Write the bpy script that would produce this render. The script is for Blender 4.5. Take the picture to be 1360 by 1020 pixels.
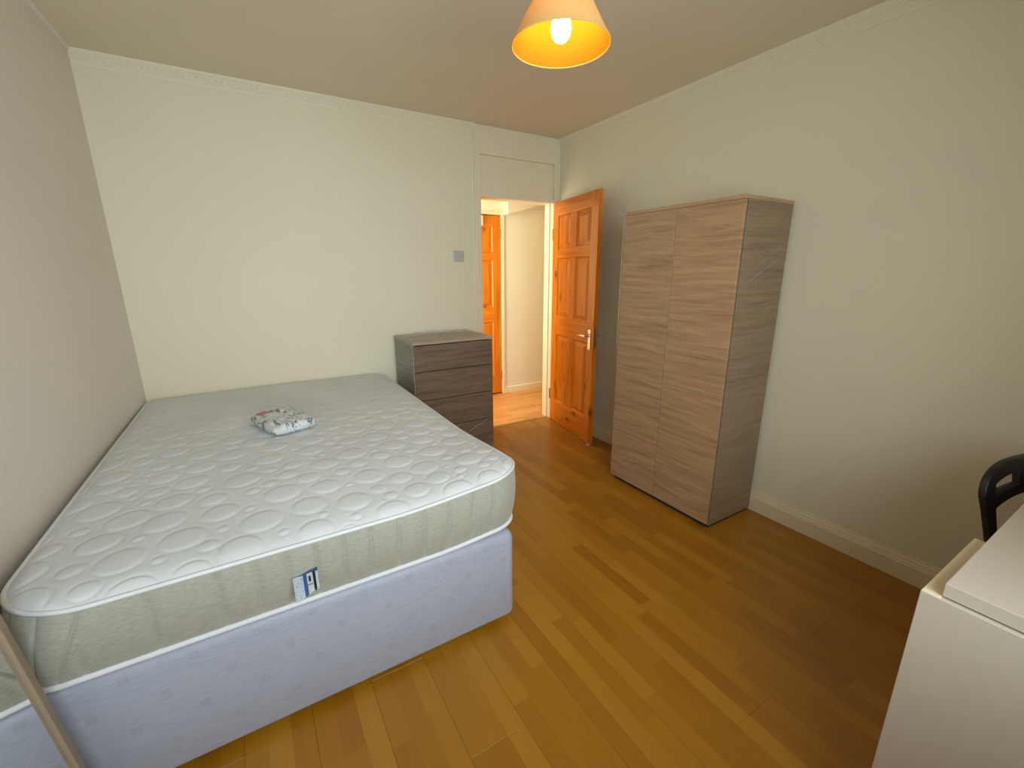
import bpy, bmesh, math, random
import numpy as np
from mathutils import Vector, Matrix

# ------------------------------------------------------------------ scene reset
for o in list(bpy.data.objects):
    bpy.data.objects.remove(o)
SC = bpy.context.scene
COL = SC.collection
random.seed(7)
R = math.radians

# ------------------------------------------------------------------ camera
F_PX, YAW, PITCH, ROLL, CAM_H = 574.656, -0.5431, -0.2543, -0.0032, 1.4066
fwd = Vector((-math.sin(YAW)*math.cos(PITCH), math.cos(YAW)*math.cos(PITCH), math.sin(PITCH)))
rgt = Vector((math.cos(YAW), math.sin(YAW), 0))
upv = rgt.cross(fwd)
r2 = rgt*math.cos(ROLL)+upv*math.sin(ROLL)
u2 = -rgt*math.sin(ROLL)+upv*math.cos(ROLL)
cd = bpy.data.cameras.new('camera')
cam = bpy.data.objects.new('camera', cd)
COL.objects.link(cam)
M = Matrix((r2, u2, -fwd)).transposed().to_4x4()
M.translation = (0, 0, CAM_H)
cam.matrix_world = M
cd.sensor_fit = 'HORIZONTAL'; cd.sensor_width = 36
cd.lens = F_PX/1360*36
cd.clip_start = 0.02
SC.camera = cam

# ------------------------------------------------------------------ light and exposure
SC.view_settings.view_transform = 'Standard'
SC.view_settings.look = 'None'
SC.view_settings.gamma = 1
SC.view_settings.use_curve_mapping = False
SC.view_settings.exposure = 0.0

w = bpy.data.worlds.new('world'); SC.world = w; w.use_nodes = True
w.node_tree.nodes['Background'].inputs[0].default_value = (0.62, 0.80, 1.0, 1)
w.node_tree.nodes['Background'].inputs[1].default_value = 1.0

def area(name, loc, target, sx, sy, energy, col, spread=180):
    l = bpy.data.lights.new(name, 'AREA'); l.shape = 'RECTANGLE'
    l.size = sx; l.size_y = sy; l.energy = energy; l.color = col
    l.spread = R(spread)
    o = bpy.data.objects.new(name, l); COL.objects.link(o)
    o.location = loc
    d = Vector(target)-Vector(loc)
    o.rotation_euler = d.to_track_quat('-Z', 'Y').to_euler()
    return o

# daylight falling through the window behind the camera
area('window_daylight', (0.40, -0.585, 1.52), (0.95, 3.3, 1.00), 1.5, 1.15, 33, (0.85, 0.95, 1.0), 122)
# unseen upright area light in the hall, standing in for its daylight
area('hall_light', (1.0, 3.72, 1.55), (3.0, 4.25, 1.45), 0.5, 1.5, 34, (1.0, 0.90, 0.66))

# ------------------------------------------------------------------ material helpers
class NT:
    def __init__(s, name):
        s.m = bpy.data.materials.new(name); s.m.use_nodes = True
        s.t = s.m.node_tree; s.n = s.t.nodes; s.l = s.t.links
        s.b = s.n['Principled BSDF']; s.out = s.n['Material Output']
    def node(s, typ, **kw):
        nd = s.n.new(typ)
        for k, v in kw.items():
            if hasattr(nd, k) and not k.startswith('i_'): setattr(nd, k, v)
        return nd
    def put(s, sock, v):
        if hasattr(v, 'is_output') or isinstance(v, bpy.types.NodeSocket): s.l.new(v, sock)
        elif isinstance(v, (tuple, list)) and len(v) == 3 and sock.type == 'RGBA': sock.default_value = (*v, 1)
        else: sock.default_value = v
    def math(s, op, a, b=0.0, c=None):
        nd = s.n.new('ShaderNodeMath'); nd.operation = op
        s.put(nd.inputs[0], a); s.put(nd.inputs[1], b)
        if c is not None: s.put(nd.inputs[2], c)
        return nd.outputs[0]
    def coord(s, kind='Object'):
        return s.n.new('ShaderNodeTexCoord').outputs[kind]
    def pos(s):
        return s.n.new('ShaderNodeNewGeometry').outputs['Position']
    def mapping(s, v, scale=(1, 1, 1), loc=(0, 0, 0), rot=(0, 0, 0)):
        nd = s.n.new('ShaderNodeMapping'); s.l.new(v, nd.inputs[0])
        s.put(nd.inputs['Scale'], scale); s.put(nd.inputs['Location'], loc); s.put(nd.inputs['Rotation'], rot)
        return nd.outputs[0]
    def noise(s, v, scale=5, detail=4, rough=.5, dist=0.0):
        nd = s.n.new('ShaderNodeTexNoise'); s.l.new(v, nd.inputs['Vector'])
        nd.inputs['Scale'].default_value = scale; nd.inputs['Detail'].default_value = detail
        nd.inputs['Roughness'].default_value = rough; nd.inputs['Distortion'].default_value = dist
        return nd.outputs['Fac']
    def white(s, v):
        nd = s.n.new('ShaderNodeTexWhiteNoise'); nd.noise_dimensions = '3D'; s.l.new(v, nd.inputs['Vector'])
        return nd.outputs['Value']
    def ramp(s, fac, stops, interp='LINEAR'):
        nd = s.n.new('ShaderNodeValToRGB'); s.l.new(fac, nd.inputs[0])
        cr = nd.color_ramp; cr.interpolation = interp
        while len(cr.elements) > 1: cr.elements.remove(cr.elements[-1])
        cr.elements[0].position = stops[0][0]; cr.elements[0].color = (*stops[0][1], 1)
        for p, c in stops[1:]:
            e = cr.elements.new(p); e.color = (*c, 1)
        return nd.outputs[0]
    def mix(s, fac, a, b, mode='MIX'):
        nd = s.n.new('ShaderNodeMix'); nd.data_type = 'RGBA'; nd.blend_type = mode
        s.put(nd.inputs[0], fac); s.put(nd.inputs[6], a); s.put(nd.inputs[7], b)
        return nd.outputs[2]
    def sep(s, v):
        nd = s.n.new('ShaderNodeSeparateXYZ'); s.l.new(v, nd.inputs[0]); return nd.outputs
    def comb(s, x, y, z):
        nd = s.n.new('ShaderNodeCombineXYZ')
        for i, q in enumerate((x, y, z)): s.put(nd.inputs[i], q)
        return nd.outputs[0]
    def bump(s, h, strength=.2, dist=.01):
        nd = s.n.new('ShaderNodeBump'); s.l.new(h, nd.inputs['Height'])
        nd.inputs['Strength'].default_value = strength; nd.inputs['Distance'].default_value = dist
        s.l.new(nd.outputs[0], s.b.inputs['Normal'])
    def col(s, v): s.put(s.b.inputs['Base Color'], v)
    def rough(s, v): s.put(s.b.inputs['Roughness'], v)

MAT = {}
def simple(name, c, rough=.5, metal=0, bump=None, var=0.04):
    t = NT(name)
    p = t.coord()
    n = t.noise(p, 9, 3)
    lo = tuple(x*(1-var) for x in c); hi = tuple(min(1, x*(1+var)) for x in c)
    t.col(t.ramp(n, [(.3, lo), (.7, hi)]))
    t.rough(rough); t.b.inputs['Metallic'].default_value = metal
    if bump: t.bump(t.noise(p, bump[0], 3), bump[1], .002)
    MAT[name] = t.m
    return t

def paint(name, c, rough=.55):
    t = NT(name); p = t.pos()
    n = t.noise(p, 1.6, 4)
    t.col(t.ramp(n, [(.3, tuple(x*.965 for x in c)), (.7, c)]))
    t.rough(rough)
    h = t.math('ADD', t.noise(p, 60, 4), t.math('MULTIPLY', t.noise(p, 4, 2), 2.0))
    t.bump(h, .12, .002)
    MAT[name] = t.m

paint('wall_paint', (0.815, 0.76, 0.565))
paint('left_wall_paint', (0.79, 0.735, 0.66))
paint('ceiling_paint', (0.80, 0.715, 0.545), .8)
paint('hall_paint', (0.84, 0.78, 0.62))
simple('gloss_white', (0.83, 0.75, 0.55), .32, var=.02)
simple('skirting_paint', (0.82, 0.70, 0.48), .35, var=.02)
simple('white_laminate', (0.60, 0.525, 0.415), .28, var=.015)
simple('white_plastic', (0.8, 0.79, 0.75), .35)
simple('switch_grey', (0.52, 0.50, 0.47), .4)
simple('beige_edge', (0.86, 0.74, 0.50), .5)
simple('black_plastic', (0.012, 0.012, 0.012), .42, bump=(300, .1))
simple('underlay_brown', (0.10, 0.05, 0.015), .8)
simple('dark_gap', (0.02, 0.015, 0.01), .8)
simple('chrome', (0.75, 0.73, 0.70), .2, 1)
simple('brass', (0.55, 0.40, 0.18), .35, 1)
simple('frame_wood', (0.30, 0.225, 0.15), .45)
simple('piping_fabric', (0.70, 0.71, 0.71), .8)
simple('window_frame', (0.8, 0.8, 0.8), .3)

# mattress top: pale knitted damask
t = NT('mattress_knit'); p = t.coord()
t.col(t.ramp(t.noise(p, 3, 4), [(.3, (.63, .65, .65)), (.7, (.70, .725, .74))]))
t.rough(.9); t.bump(t.noise(p, 450, 2), .25, .001); t.b.inputs['Sheen Weight'].default_value = .1
MAT['mattress_knit'] = t.m
# mattress border: khaki woven
t = NT('mattress_border'); p = t.coord()
n = t.noise(t.mapping(p, (60, 60, 240)), 1, 3)
t.col(t.ramp(n, [(.3, (.33, .32, .25)), (.7, (.42, .415, .335))]))
t.rough(.55); t.bump(t.noise(p, 10, 3), .22, .01); t.b.inputs['Sheen Weight'].default_value = .3
MAT['mattress_border'] = t.m
# divan fabric: white damask with faint woven squares in staggered rows
t = NT('divan_fabric'); p = t.pos(); X, Y, Z = t.sep(p)
u = t.math('DIVIDE', t.math('ADD', t.math('ADD', X, Y), 5.0456), .152)
v = t.math('DIVIDE', t.math('ADD', Z, .0765), .083)
row = t.math('FLOOR', v)
uo = t.math('ADD', u, t.math('MULTIPLY', t.math('MODULO', row, 2.0), .5))
fu = t.math('ABSOLUTE', t.math('SUBTRACT', t.math('FRACT', uo), .5))
fv = t.math('ABSOLUTE', t.math('SUBTRACT', t.math('FRACT', v), .5))
sq = t.math('MULTIPLY', t.math('LESS_THAN', fu, .075), t.math('LESS_THAN', fv, .13))
inn = t.math('MULTIPLY', t.math('LESS_THAN', fu, .035), t.math('LESS_THAN', fv, .06))
msk = t.math('SUBTRACT', sq, t.math('MULTIPLY', inn, .6))
weave = t.noise(t.mapping(p, (30, 30, 400)), 1, 3)
base = t.ramp(weave, [(.3, (.34, .36, .425)), (.7, (.41, .43, .50))])
t.col(t.mix(t.math('MULTIPLY', msk, .55), base, (.32, .33, .37)))
t.rough(.5); t.bump(t.math('ADD', weave, t.noise(p, 350, 2)), .15, .001)
t.b.inputs['Sheen Weight'].default_value = .2
MAT['divan_fabric'] = t.m

# laminate with printed three-strip pattern (strips follow the long axis of each board)
def floor_mat(name, swap, cols, gloss):
    t = NT(name); p = t.pos(); X, Y, Z = t.sep(p)
    if swap: X, Y = Y, X
    s = t.math('DIVIDE', t.math('ADD', X, 5.0), .0642)
    si = t.math('FLOOR', s)
    ro = t.white(t.comb(si, 3.3, 0.0))
    ln = t.math('MULTIPLY_ADD', t.white(t.comb(si, 9.1, 0.0)), .15, .34)
    q = t.math('DIVIDE', t.math('ADD', t.math('ADD', Y, 6.0), t.math('MULTIPLY', ro, 3.0)), ln)
    qi = t.math('FLOOR', q)
    rnd = t.white(t.comb(si, qi, 1.7))
    gv = t.comb(t.math('MULTIPLY', X, 42.0), t.math('MULTIPLY', Y, 2.6), t.math('MULTIPLY', rnd, 37.0))
    g = t.noise(gv, 1, 5, .6, .4)
    f = t.math('ADD', t.math('MULTIPLY', rnd, .62), t.math('MULTIPLY', g, .42))
    c = t.ramp(f, [(.08, cols[0]), (.4, cols[1]), (.7, cols[2]), (.98, cols[3])])
    es = t.math('ABSOLUTE', t.math('SUBTRACT', t.math('FRACT', s), .5))
    line = t.math('MULTIPLY', t.math('GREATER_THAN', es, .488), .25)
    c = t.mix(line, c, tuple(x*.5 for x in cols[0]))
    t.col(c)
    t.rough(t.math('MULTIPLY_ADD', g, .12, gloss))
    t.bump(g, .05, .001)
    MAT[name] = t.m
WARM = [(.31, .118, .003), (.365, .150, .005), (.41, .178, .009), (.46, .218, .018)]
floor_mat('laminate', False, WARM, .30)
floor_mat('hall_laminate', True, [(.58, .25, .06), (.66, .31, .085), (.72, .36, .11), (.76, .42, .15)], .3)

# knotty varnished pine
def pine(name, horiz=False):
    t = NT(name); p = t.coord()
    info = t.n.new('ShaderNodeObjectInfo')
    off = t.math('MULTIPLY', info.outputs['Random'], 9.0)
    X, Y, Z = t.sep(p)
    if horiz: X, Z = Z, X
    v = t.comb(t.math('ADD', X, off), t.math('ADD', Y, off), t.math('ADD', Z, off))
    g = t.noise(t.mapping(v, (26, 26, 1.6)), 1, 5, .6, .8)
    c = t.ramp(g, [(.22, (.40, .085, .002)), (.45, (.62, .17, .004)), (.7, (.76, .245, .007)), (.9, (.84, .32, .016))])
    vor = t.n.new('ShaderNodeTexVoronoi'); t.l.new(t.mapping(v, (8.5, 8.5, 4.4)), vor.inputs['Vector'])
    vor.inputs['Scale'].default_value = 1
    k = t.ramp(vor.outputs['Distance'], [(.0, (1, 1, 1)), (.10, (.9, .9, .9)), (.17, (.3, .3, .3)), (.32, (0, 0, 0))])
    rnd = t.sep(vor.outputs['Color'])[0]
    k = t.math('MULTIPLY', k, t.math('GREATER_THAN', rnd, .42))
    t.col(t.mix(k, c, (.11, .018, .002)))
    t.rough(.28); t.bump(g, .08, .002)
    MAT[name] = t.m
pine('pine'); pine('pine_across', True)

# oak-look foil with grain running across the fronts
def oak(name, cols, axis='h'):
    t = NT(name); p = t.pos()
    info = t.n.new('ShaderNodeObjectInfo')
    off = t.math('MULTIPLY', info.outputs['Random'], 5.0)
    X, Y, Z = t.sep(p)
    wob = t.math('MULTIPLY', t.noise(t.mapping(p, (1.6, 1.6, 2.2)), 1, 2), .09)
    v = t.comb(t.math('ADD', t.math('MULTIPLY', X, 2.4), off), t.math('ADD', t.math('MULTIPLY', Y, 2.4), off), t.math('MULTIPLY', t.math('ADD', Z, wob), 44.0))
    g = t.noise(v, 1, 6, .62, .25)
    g2 = t.noise(t.comb(t.math('MULTIPLY', X, 14.0), t.math('MULTIPLY', Y, 14.0), t.math('MULTIPLY', Z, 320.0)), 1, 3, .6)
    f = t.math('ADD', t.math('MULTIPLY', g, .85), t.math('MULTIPLY', g2, .15))
    t.col(t.ramp(f, [(.3, cols[0]), (.45, cols[1]), (.58, cols[2]), (.75, cols[3])]))
    t.rough(.42); t.bump(g2, .06, .001)
    MAT[name] = t.m
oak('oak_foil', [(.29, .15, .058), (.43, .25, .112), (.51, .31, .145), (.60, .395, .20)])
oak('oak_foil_shaded', [(.19, .110, .048), (.28, .175, .082), (.325, .21, .104), (.38, .26, .14)])  # same wardrobe foil darkened, the side's shade put into the colour
oak('elm_foil', [(.105, .062, .034), (.165, .105, .062), (.205, .135, .082), (.27, .19, .125)])
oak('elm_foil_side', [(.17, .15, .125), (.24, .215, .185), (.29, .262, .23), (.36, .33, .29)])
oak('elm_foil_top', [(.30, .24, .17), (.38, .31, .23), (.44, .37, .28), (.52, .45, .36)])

def film(name, fac, tint=(1, 1, 1)):
    m = bpy.data.materials.new(name); m.use_nodes = True
    nt = m.node_tree; nt.nodes.clear()
    o = nt.nodes.new('ShaderNodeOutputMaterial'); mx = nt.nodes.new('ShaderNodeMixShader')
    a = nt.nodes.new('ShaderNodeBsdfTransparent'); b = nt.nodes.new('ShaderNodeBsdfPrincipled')
    a.inputs[0].default_value = (.985, .985, .985, 1)
    b.inputs['Base Color'].default_value = (*tint, 1); b.inputs['Roughness'].default_value = .18
    tc = nt.nodes.new('ShaderNodeTexCoord'); nz = nt.nodes.new('ShaderNodeTexNoise'); nz.inputs['Scale'].default_value = 14
    nz.inputs['Detail'].default_value = 5; nz.inputs['Distortion'].default_value = 1.2
    bp = nt.nodes.new('ShaderNodeBump'); bp.inputs['Strength'].default_value = .6; bp.inputs['Distance'].default_value = .02
    nt.links.new(tc.outputs['Object'], nz.inputs['Vector']); nt.links.new(nz.outputs['Fac'], bp.inputs['Height'])
    nt.links.new(bp.outputs[0], b.inputs['Normal'])
    mx.inputs[0].default_value = fac
    nt.links.new(a.outputs[0], mx.inputs[1]); nt.links.new(b.outputs[0], mx.inputs[2]); nt.links.new(mx.outputs[0], o.inputs[0])
    MAT[name] = m
film('plastic_film', .045, (.9, .9, .9))
film('plastic_crease', .20, (.9, .88, .84))
film('bag_film', .16, (.85, .90, .95))
film('glass_pane', .06, (.9, .95, .95))

t = NT('mirror_glass'); t.b.inputs['Metallic'].default_value = 1; t.col((.80, .82, .80)); t.rough(.02)
n = t.noise(t.coord(), 3, 2); t.rough(t.ramp(n, [(.3, (.01,)*3), (.7, (.03,)*3)])); MAT['mirror_glass'] = t.m

# lamp shade: translucent paper/fabric
m = bpy.data.materials.new('shade_fabric'); m.use_nodes = True; nt = m.node_tree; nt.nodes.clear()
o_ = nt.nodes.new('ShaderNodeOutputMaterial'); mx = nt.nodes.new('ShaderNodeMixShader')
df = nt.nodes.new('ShaderNodeBsdfDiffuse'); tr = nt.nodes.new('ShaderNodeBsdfTranslucent')
tc = nt.nodes.new('ShaderNodeTexCoord'); nz = nt.nodes.new('ShaderNodeTexNoise'); nz.inputs['Scale'].default_value = 120
rp = nt.nodes.new('ShaderNodeValToRGB'); rp.color_ramp.elements[0].color = (.82, .58, .22, 1); rp.color_ramp.elements[1].color = (.88, .66, .28, 1)
nt.links.new(tc.outputs['Object'], nz.inputs['Vector']); nt.links.new(nz.outputs['Fac'], rp.inputs[0])
nt.links.new(rp.outputs[0], df.inputs[0]); tr.inputs[0].default_value = (.80, .50, .20, 1)
mx.inputs[0].default_value = .30
nt.links.new(df.outputs[0], mx.inputs[1]); nt.links.new(tr.outputs[0], mx.inputs[2]); nt.links.new(mx.outputs[0], o_.inputs[0])
MAT['shade_fabric'] = m
m = m.copy(); m.name = 'shade_lining'; rp_ = [n for n in m.node_tree.nodes if n.type == 'VALTORGB'][0]
rp_.color_ramp.elements[0].color = (.36, .165, .012, 1); rp_.color_ramp.elements[1].color = (.42, .20, .018, 1)
[n for n in m.node_tree.nodes if n.type == 'BSDF_TRANSLUCENT'][0].inputs[0].default_value = (.75, .50, .25, 1)
MAT['shade_lining'] = m
t = NT('bulb_glow'); t.col((1, .9, .7)); t.b.inputs['Emission Color'].default_value = (1, .66, .26, 1); t.b.inputs['Emission Strength'].default_value = 70; MAT['bulb_glow'] = t.m

# printed care label: pale field, blue bands, dark top edge and bar (flat print)
t = NT('care_label_print'); p = t.coord(); X, Y, Z = t.sep(p)
c = t.mix(t.math('GREATER_THAN', t.noise(t.mapping(p, (160, 1, 260)), 1, 1), .60), (.72, .78, .84), (.45, .52, .62))
def band(c, lo, hi, colr, ax, lo2=None, hi2=None, ax2=None):
    k = t.math('MULTIPLY', t.math('GREATER_THAN', ax, lo), t.math('LESS_THAN', ax, hi))
    if lo2 is not None:
        k = t.math('MULTIPLY', k, t.math('MULTIPLY', t.math('GREATER_THAN', ax2, lo2), t.math('LESS_THAN', ax2, hi2)))
    return t.mix(k, c, colr)
c = band(c, .026, .036, (.06, .16, .42), X)
c = band(c, .036, .052, (.80, .82, .85), X)
c = band(c, .040, .046, (.03, .03, .05), X, -.034, -.017, Z)
c = band(c, .036, .050, (.35, .40, .48), X, -.045, -.040, Z)
c = band(c, .052, .059, (.012, .015, .02), X)
c = band(c, -.008, .01, (.03, .10, .24), Z)
t.col(c); t.rough(.5); MAT['care_label_print'] = t.m

# printed floral textile
t = NT('floral_print'); p = t.coord()
bsc = t.ramp(t.noise(p, 20, 2), [(.3, (.62, .64, .64)), (.7, (.78, .78, .76))])
v1 = t.noise(t.mapping(p, (26, 16, 16)), 1, 3, .6, 1.2)
k1 = t.math('GREATER_THAN', v1, .565)
ax_, ay_, az_ = t.sep(p); area_l = t.math('SUBTRACT', t.math('MULTIPLY', ax_, .95), t.math('MULTIPLY', ay_, .31))
left = t.math('LESS_THAN', area_l, -.005)
c = t.mix(t.math('MULTIPLY', k1, left), bsc, (.10, .15, .055))
v2 = t.noise(t.mapping(p, (70, 34, 34), (3, 1, 2)), 1, 2, .5, .8)
right = t.math('GREATER_THAN', area_l, .005)
c = t.mix(t.math('MULTIPLY', t.math('GREATER_THAN', v2, .58), right), c, (.07, .13, .16))
d = t.n.new('ShaderNodeVectorMath'); d.operation = 'DISTANCE'; t.l.new(p, d.inputs[0]); d.inputs[1].default_value = (-.050, .105, .045)
c = t.mix(t.math('LESS_THAN', d.outputs['Value'], .030), c, (.50, .09, .06))
t.col(c); t.rough(.8); MAT['floral_print'] = t.m

# ------------------------------------------------------------------ geometry helpers
def setprops(o, label=None, cat=None, group=None, kind=None):
    if label: o['label'] = label
    if cat: o['category'] = cat
    if group: o['group'] = group
    if kind: o['kind'] = kind
    return o

def empty(name, loc=(0, 0, 0), rz=0, **kw):
    o = bpy.data.objects.new(name, None); COL.objects.link(o)
    o.location = loc; o.rotation_euler = (0, 0, rz); o.empty_display_size = .1
    return setprops(o, **kw)

class MB:
    def __init__(s): s.bm = bmesh.new()
    def box(s, x0, x1, y0, y1, z0, z1, bev=0.0, seg=2, rot=None):
        b = bmesh.new(); bmesh.ops.create_cube(b, size=1)
        for v in b.verts:
            v.co = Vector(((x0+x1)/2+v.co.x*(x1-x0), (y0+y1)/2+v.co.y*(y1-y0), (z0+z1)/2+v.co.z*(z1-z0)))
        if bev: bmesh.ops.bevel(b, geom=b.edges[:], offset=bev, segments=seg, affect='EDGES', profile=.6)
        if rot: bmesh.ops.transform(b, matrix=rot, verts=b.verts)
        s.merge(b); return s
    def merge(s, b):
        me = bpy.data.meshes.new('tmp'); b.to_mesh(me); b.free(); s.bm.from_mesh(me); bpy.data.meshes.remove(me)
    def prism(s, pts, z0, z1):
        lo = [s.bm.verts.new((*q, z0)) for q in pts]; hi = [s.bm.verts.new((*q, z1)) for q in pts]; n = len(pts)
        for i in range(n): s.bm.faces.new((lo[i], lo[(i+1) % n], hi[(i+1) % n], hi[i]))
        s.bm.faces.new(hi); s.bm.faces.new(lo[::-1]); return s
    def sweep_profile(s, prof, a, b, nrm, up=(0, 0, 1)):
        """profile [(out,up)] swept from a to b; out along nrm"""
        a, b, nrm, up = Vector(a), Vector(b), Vector(nrm), Vector(up)
        A = [s.bm.verts.new(a+nrm*p[0]+up*p[1]) for p in prof]; B = [s.bm.verts.new(b+nrm*p[0]+up*p[1]) for p in prof]
        n = len(prof)
        for i in range(n): s.bm.faces.new((A[i], A[(i+1) % n], B[(i+1) % n], B[i]))
        s.bm.faces.new(A); s.bm.faces.new(B[::-1]); return s
    def lathe(s, prof, seg=48, c=(0, 0, 0), closed=False):
        rings = []
        for r, z in prof:
            if r < 1e-6: rings.append([s.bm.verts.new((c[0], c[1], c[2]+z))])
            else: rings.append([s.bm.verts.new((c[0]+r*math.cos(2*math.pi*i/seg), c[1]+r*math.sin(2*math.pi*i/seg), c[2]+z)) for i in range(seg)])
        pairs = list(zip(rings, rings[1:]))
        if closed: pairs.append((rings[-1], rings[0]))
        for a, b in pairs:
            for i in range(seg):
                j = (i+1) % seg
                if len(a) == 1 and len(b) == 1: continue
                if len(a) == 1: s.bm.faces.new((a[0], b[i], b[j]))
                elif len(b) == 1: s.bm.faces.new((a[i], b[0], a[j]))
                else: s.bm.faces.new((a[i], b[i], b[j], a[j]))
        return s
    def tube(s, pts, r, seg=10, closed=False, ry=None):
        pts = [Vector(p) for p in pts]; n = len(pts); rings = []
        prev = None
        for i, p in enumerate(pts):
            if closed: d = (pts[(i+1) % n]-pts[i-1])
            else: d = pts[min(i+1, n-1)]-pts[max(i-1, 0)]
            d.normalize()
            ref = prev if prev else (Vector((0, 0, 1)) if abs(d.z) < .9 else Vector((1, 0, 0)))
            x = ref-d*ref.dot(d); x.normalize(); y = d.cross(x); prev = x
            rr = r[i] if isinstance(r, (list, tuple)) else r
            rings.append([s.bm.verts.new(p+x*rr*math.cos(2*math.pi*k/seg)+y*(ry or rr)*math.sin(2*math.pi*k/seg)) for k in range(seg)])
        m = n if closed else n-1
        for i in range(m):
            a, b = rings[i], rings[(i+1) % n]
            for k in range(seg): s.bm.faces.new((a[k], a[(k+1) % seg], b[(k+1) % seg], b[k]))
        if not closed: s.bm.faces.new(rings[0][::-1]); s.bm.faces.new(rings[-1])
        return s
    def build(s, name, mat, parent=None, smooth=False, loc=None, rot=None, **kw):
        bmesh.ops.recalc_face_normals(s.bm, faces=s.bm.faces)
        me = bpy.data.meshes.new(name); s.bm.to_mesh(me); s.bm.free()
        return link(name, me, mat, parent, smooth, loc, rot, **kw)

def link(name, me, mat, parent=None, smooth=False, loc=None, rot=None, **kw):
    o = bpy.data.objects.new(name, me); COL.objects.link(o)
    if not me.materials: me.materials.append(MAT[mat])
    if smooth:
        me.polygons.foreach_set('use_smooth', [True]*len(me.polygons))
        if smooth != 'all': me.set_sharp_from_angle(angle=R(35))
    if parent: o.parent = parent
    if loc: o.location = loc
    if rot: o.rotation_euler = rot
    return setprops(o, **kw)

def grid_mesh(P):
    """P: numpy (n,m,3) grid -> mesh"""
    n, m_, _ = P.shape
    idx = np.arange(n*m_).reshape(n, m_)
    f = np.stack([idx[:-1, :-1], idx[:-1, 1:], idx[1:, 1:], idx[1:, :-1]], -1).reshape(-1, 4)
    me = bpy.data.meshes.new('grid'); me.from_pydata(P.reshape(-1, 3).tolist(), [], f.tolist()); me.update()
    return me

# ------------------------------------------------------------------ room dimensions
D, H, XR, XL = 3.2989, 2.4956, 2.4757, -0.5971
YF = -0.50                       # window wall behind the camera
LT = math.tan(0.0273)
def xl(y): return XL-LT*(D-y)    # the left wall runs slightly out of square
OX0, OX1, OH = 1.703, 2.424, 1.983   # door opening
YH = 4.33                        # hall back wall

# ------------------------------------------------------------------ floor: slab and laminate boards
slab = MB().box(-1.0, 4.1, YF-.15, YH+.15, -.10, -.009).build('floor', 'underlay_brown', kind='structure')
BW, BL = .1926, 1.285
def board_mesh(w_, l_):
    b = MB(); b.box(0, w_, 0, l_, -.008, 0, .0007, 1)
    bmesh.ops.recalc_face_normals(b.bm, faces=b.bm.faces)
    me = bpy.data.meshes.new('floor_board'); b.bm.to_mesh(me); b.bm.free(); me.materials.append(MAT['laminate']); return me
full = board_mesh(BW-.0003, BL-.0003)
x = -5+.0642*63
i = 0
x = -5 + .0642*3*int((xl(YF)-.02+5)/(.0642*3))
while x < XR-.005:
    off = (i*.41) % BL
    y = YF-off
    while y < D+.03:
        y0, y1 = max(y, YF), min(y+BL, D+.03)
        x1 = min(x+BW, XR)
        if y1-y0 > .03 and x1-x > .01:
            if y1-y0 > BL-1e-4 and x1-x > BW-1e-4: me = full
            else: me = board_mesh(x1-x-.0003, y1-y0-.0003)
            o = bpy.data.objects.new('floor_board', me); COL.objects.link(o); o.parent = slab; o.location = (x, y0, 0)
        y += BL
    x += BW; i += 1
# hall boards run across
y = D+.072; i = 0
hb = {}
while y < YH:
    y1 = min(y+BW, YH); off = (i*.53) % BL; xx = 0.9-off
    while xx < 4.0:
        a, b_ = max(xx, .9), min(xx+BL, 4.0)
        if b_-a > .03:
            me = MB(); me.box(0, b_-a-.0006, 0, y1-y-.0006, -.008, 0, .0011, 1)
            o = me.build('floor_board', 'hall_laminate', slab, loc=(a, y, 0))
        xx += BL
    y += BW; i += 1
MB().sweep_profile([(-.022, -.004), (-.020, .003), (-.010, .0065), (.010, .0065), (.020, .003), (.022, -.004)], (OX0-.03, D+.051, 0), (OX1+.03, D+.051, 0), (0, 1, 0)).build(
    'trim_1', 'brass', kind='structure', label='metal threshold strip across the doorway floor')

# ------------------------------------------------------------------ walls
b = MB(); b.prism([(xl(YF-.15), YF-.15), (XL+0.003, D+.13), (XL-.16, D+.13), (xl(YF)-.16, YF-.15)], -.1, H+.1)
b.build('wall_left', 'left_wall_paint', kind='structure')
MB().box(XR, XR+.13, YF-.15, D+.13, -.1, H+.1).build('wall_right', 'wall_paint', kind='structure')
MB().box(XL-.1, 1.668, D, D+.13, -.1, H+.1).build('wall_back', 'wall_paint', kind='structure')
# window wall, with an opening
WX0, WX1, WZ0, WZ1 = -.40, 1.20, .88, 2.16
b = MB()
b.box(xl(YF)-.1, WX0, YF-.14, YF, -.1, H+.1); b.box(WX1, XR+.05, YF-.14, YF, -.1, H+.1)
b.box(WX0, WX1, YF-.14, YF, -.1, WZ0); b.box(WX0, WX1, YF-.14, YF, WZ1, H+.1)
b.build('wall_front', 'wall_paint', kind='structure')
MB().box(-1.0, 4.1, YF-.15, YH+.2, H, H+.1).build('ceiling', 'ceiling_paint', kind='structure')
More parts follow.
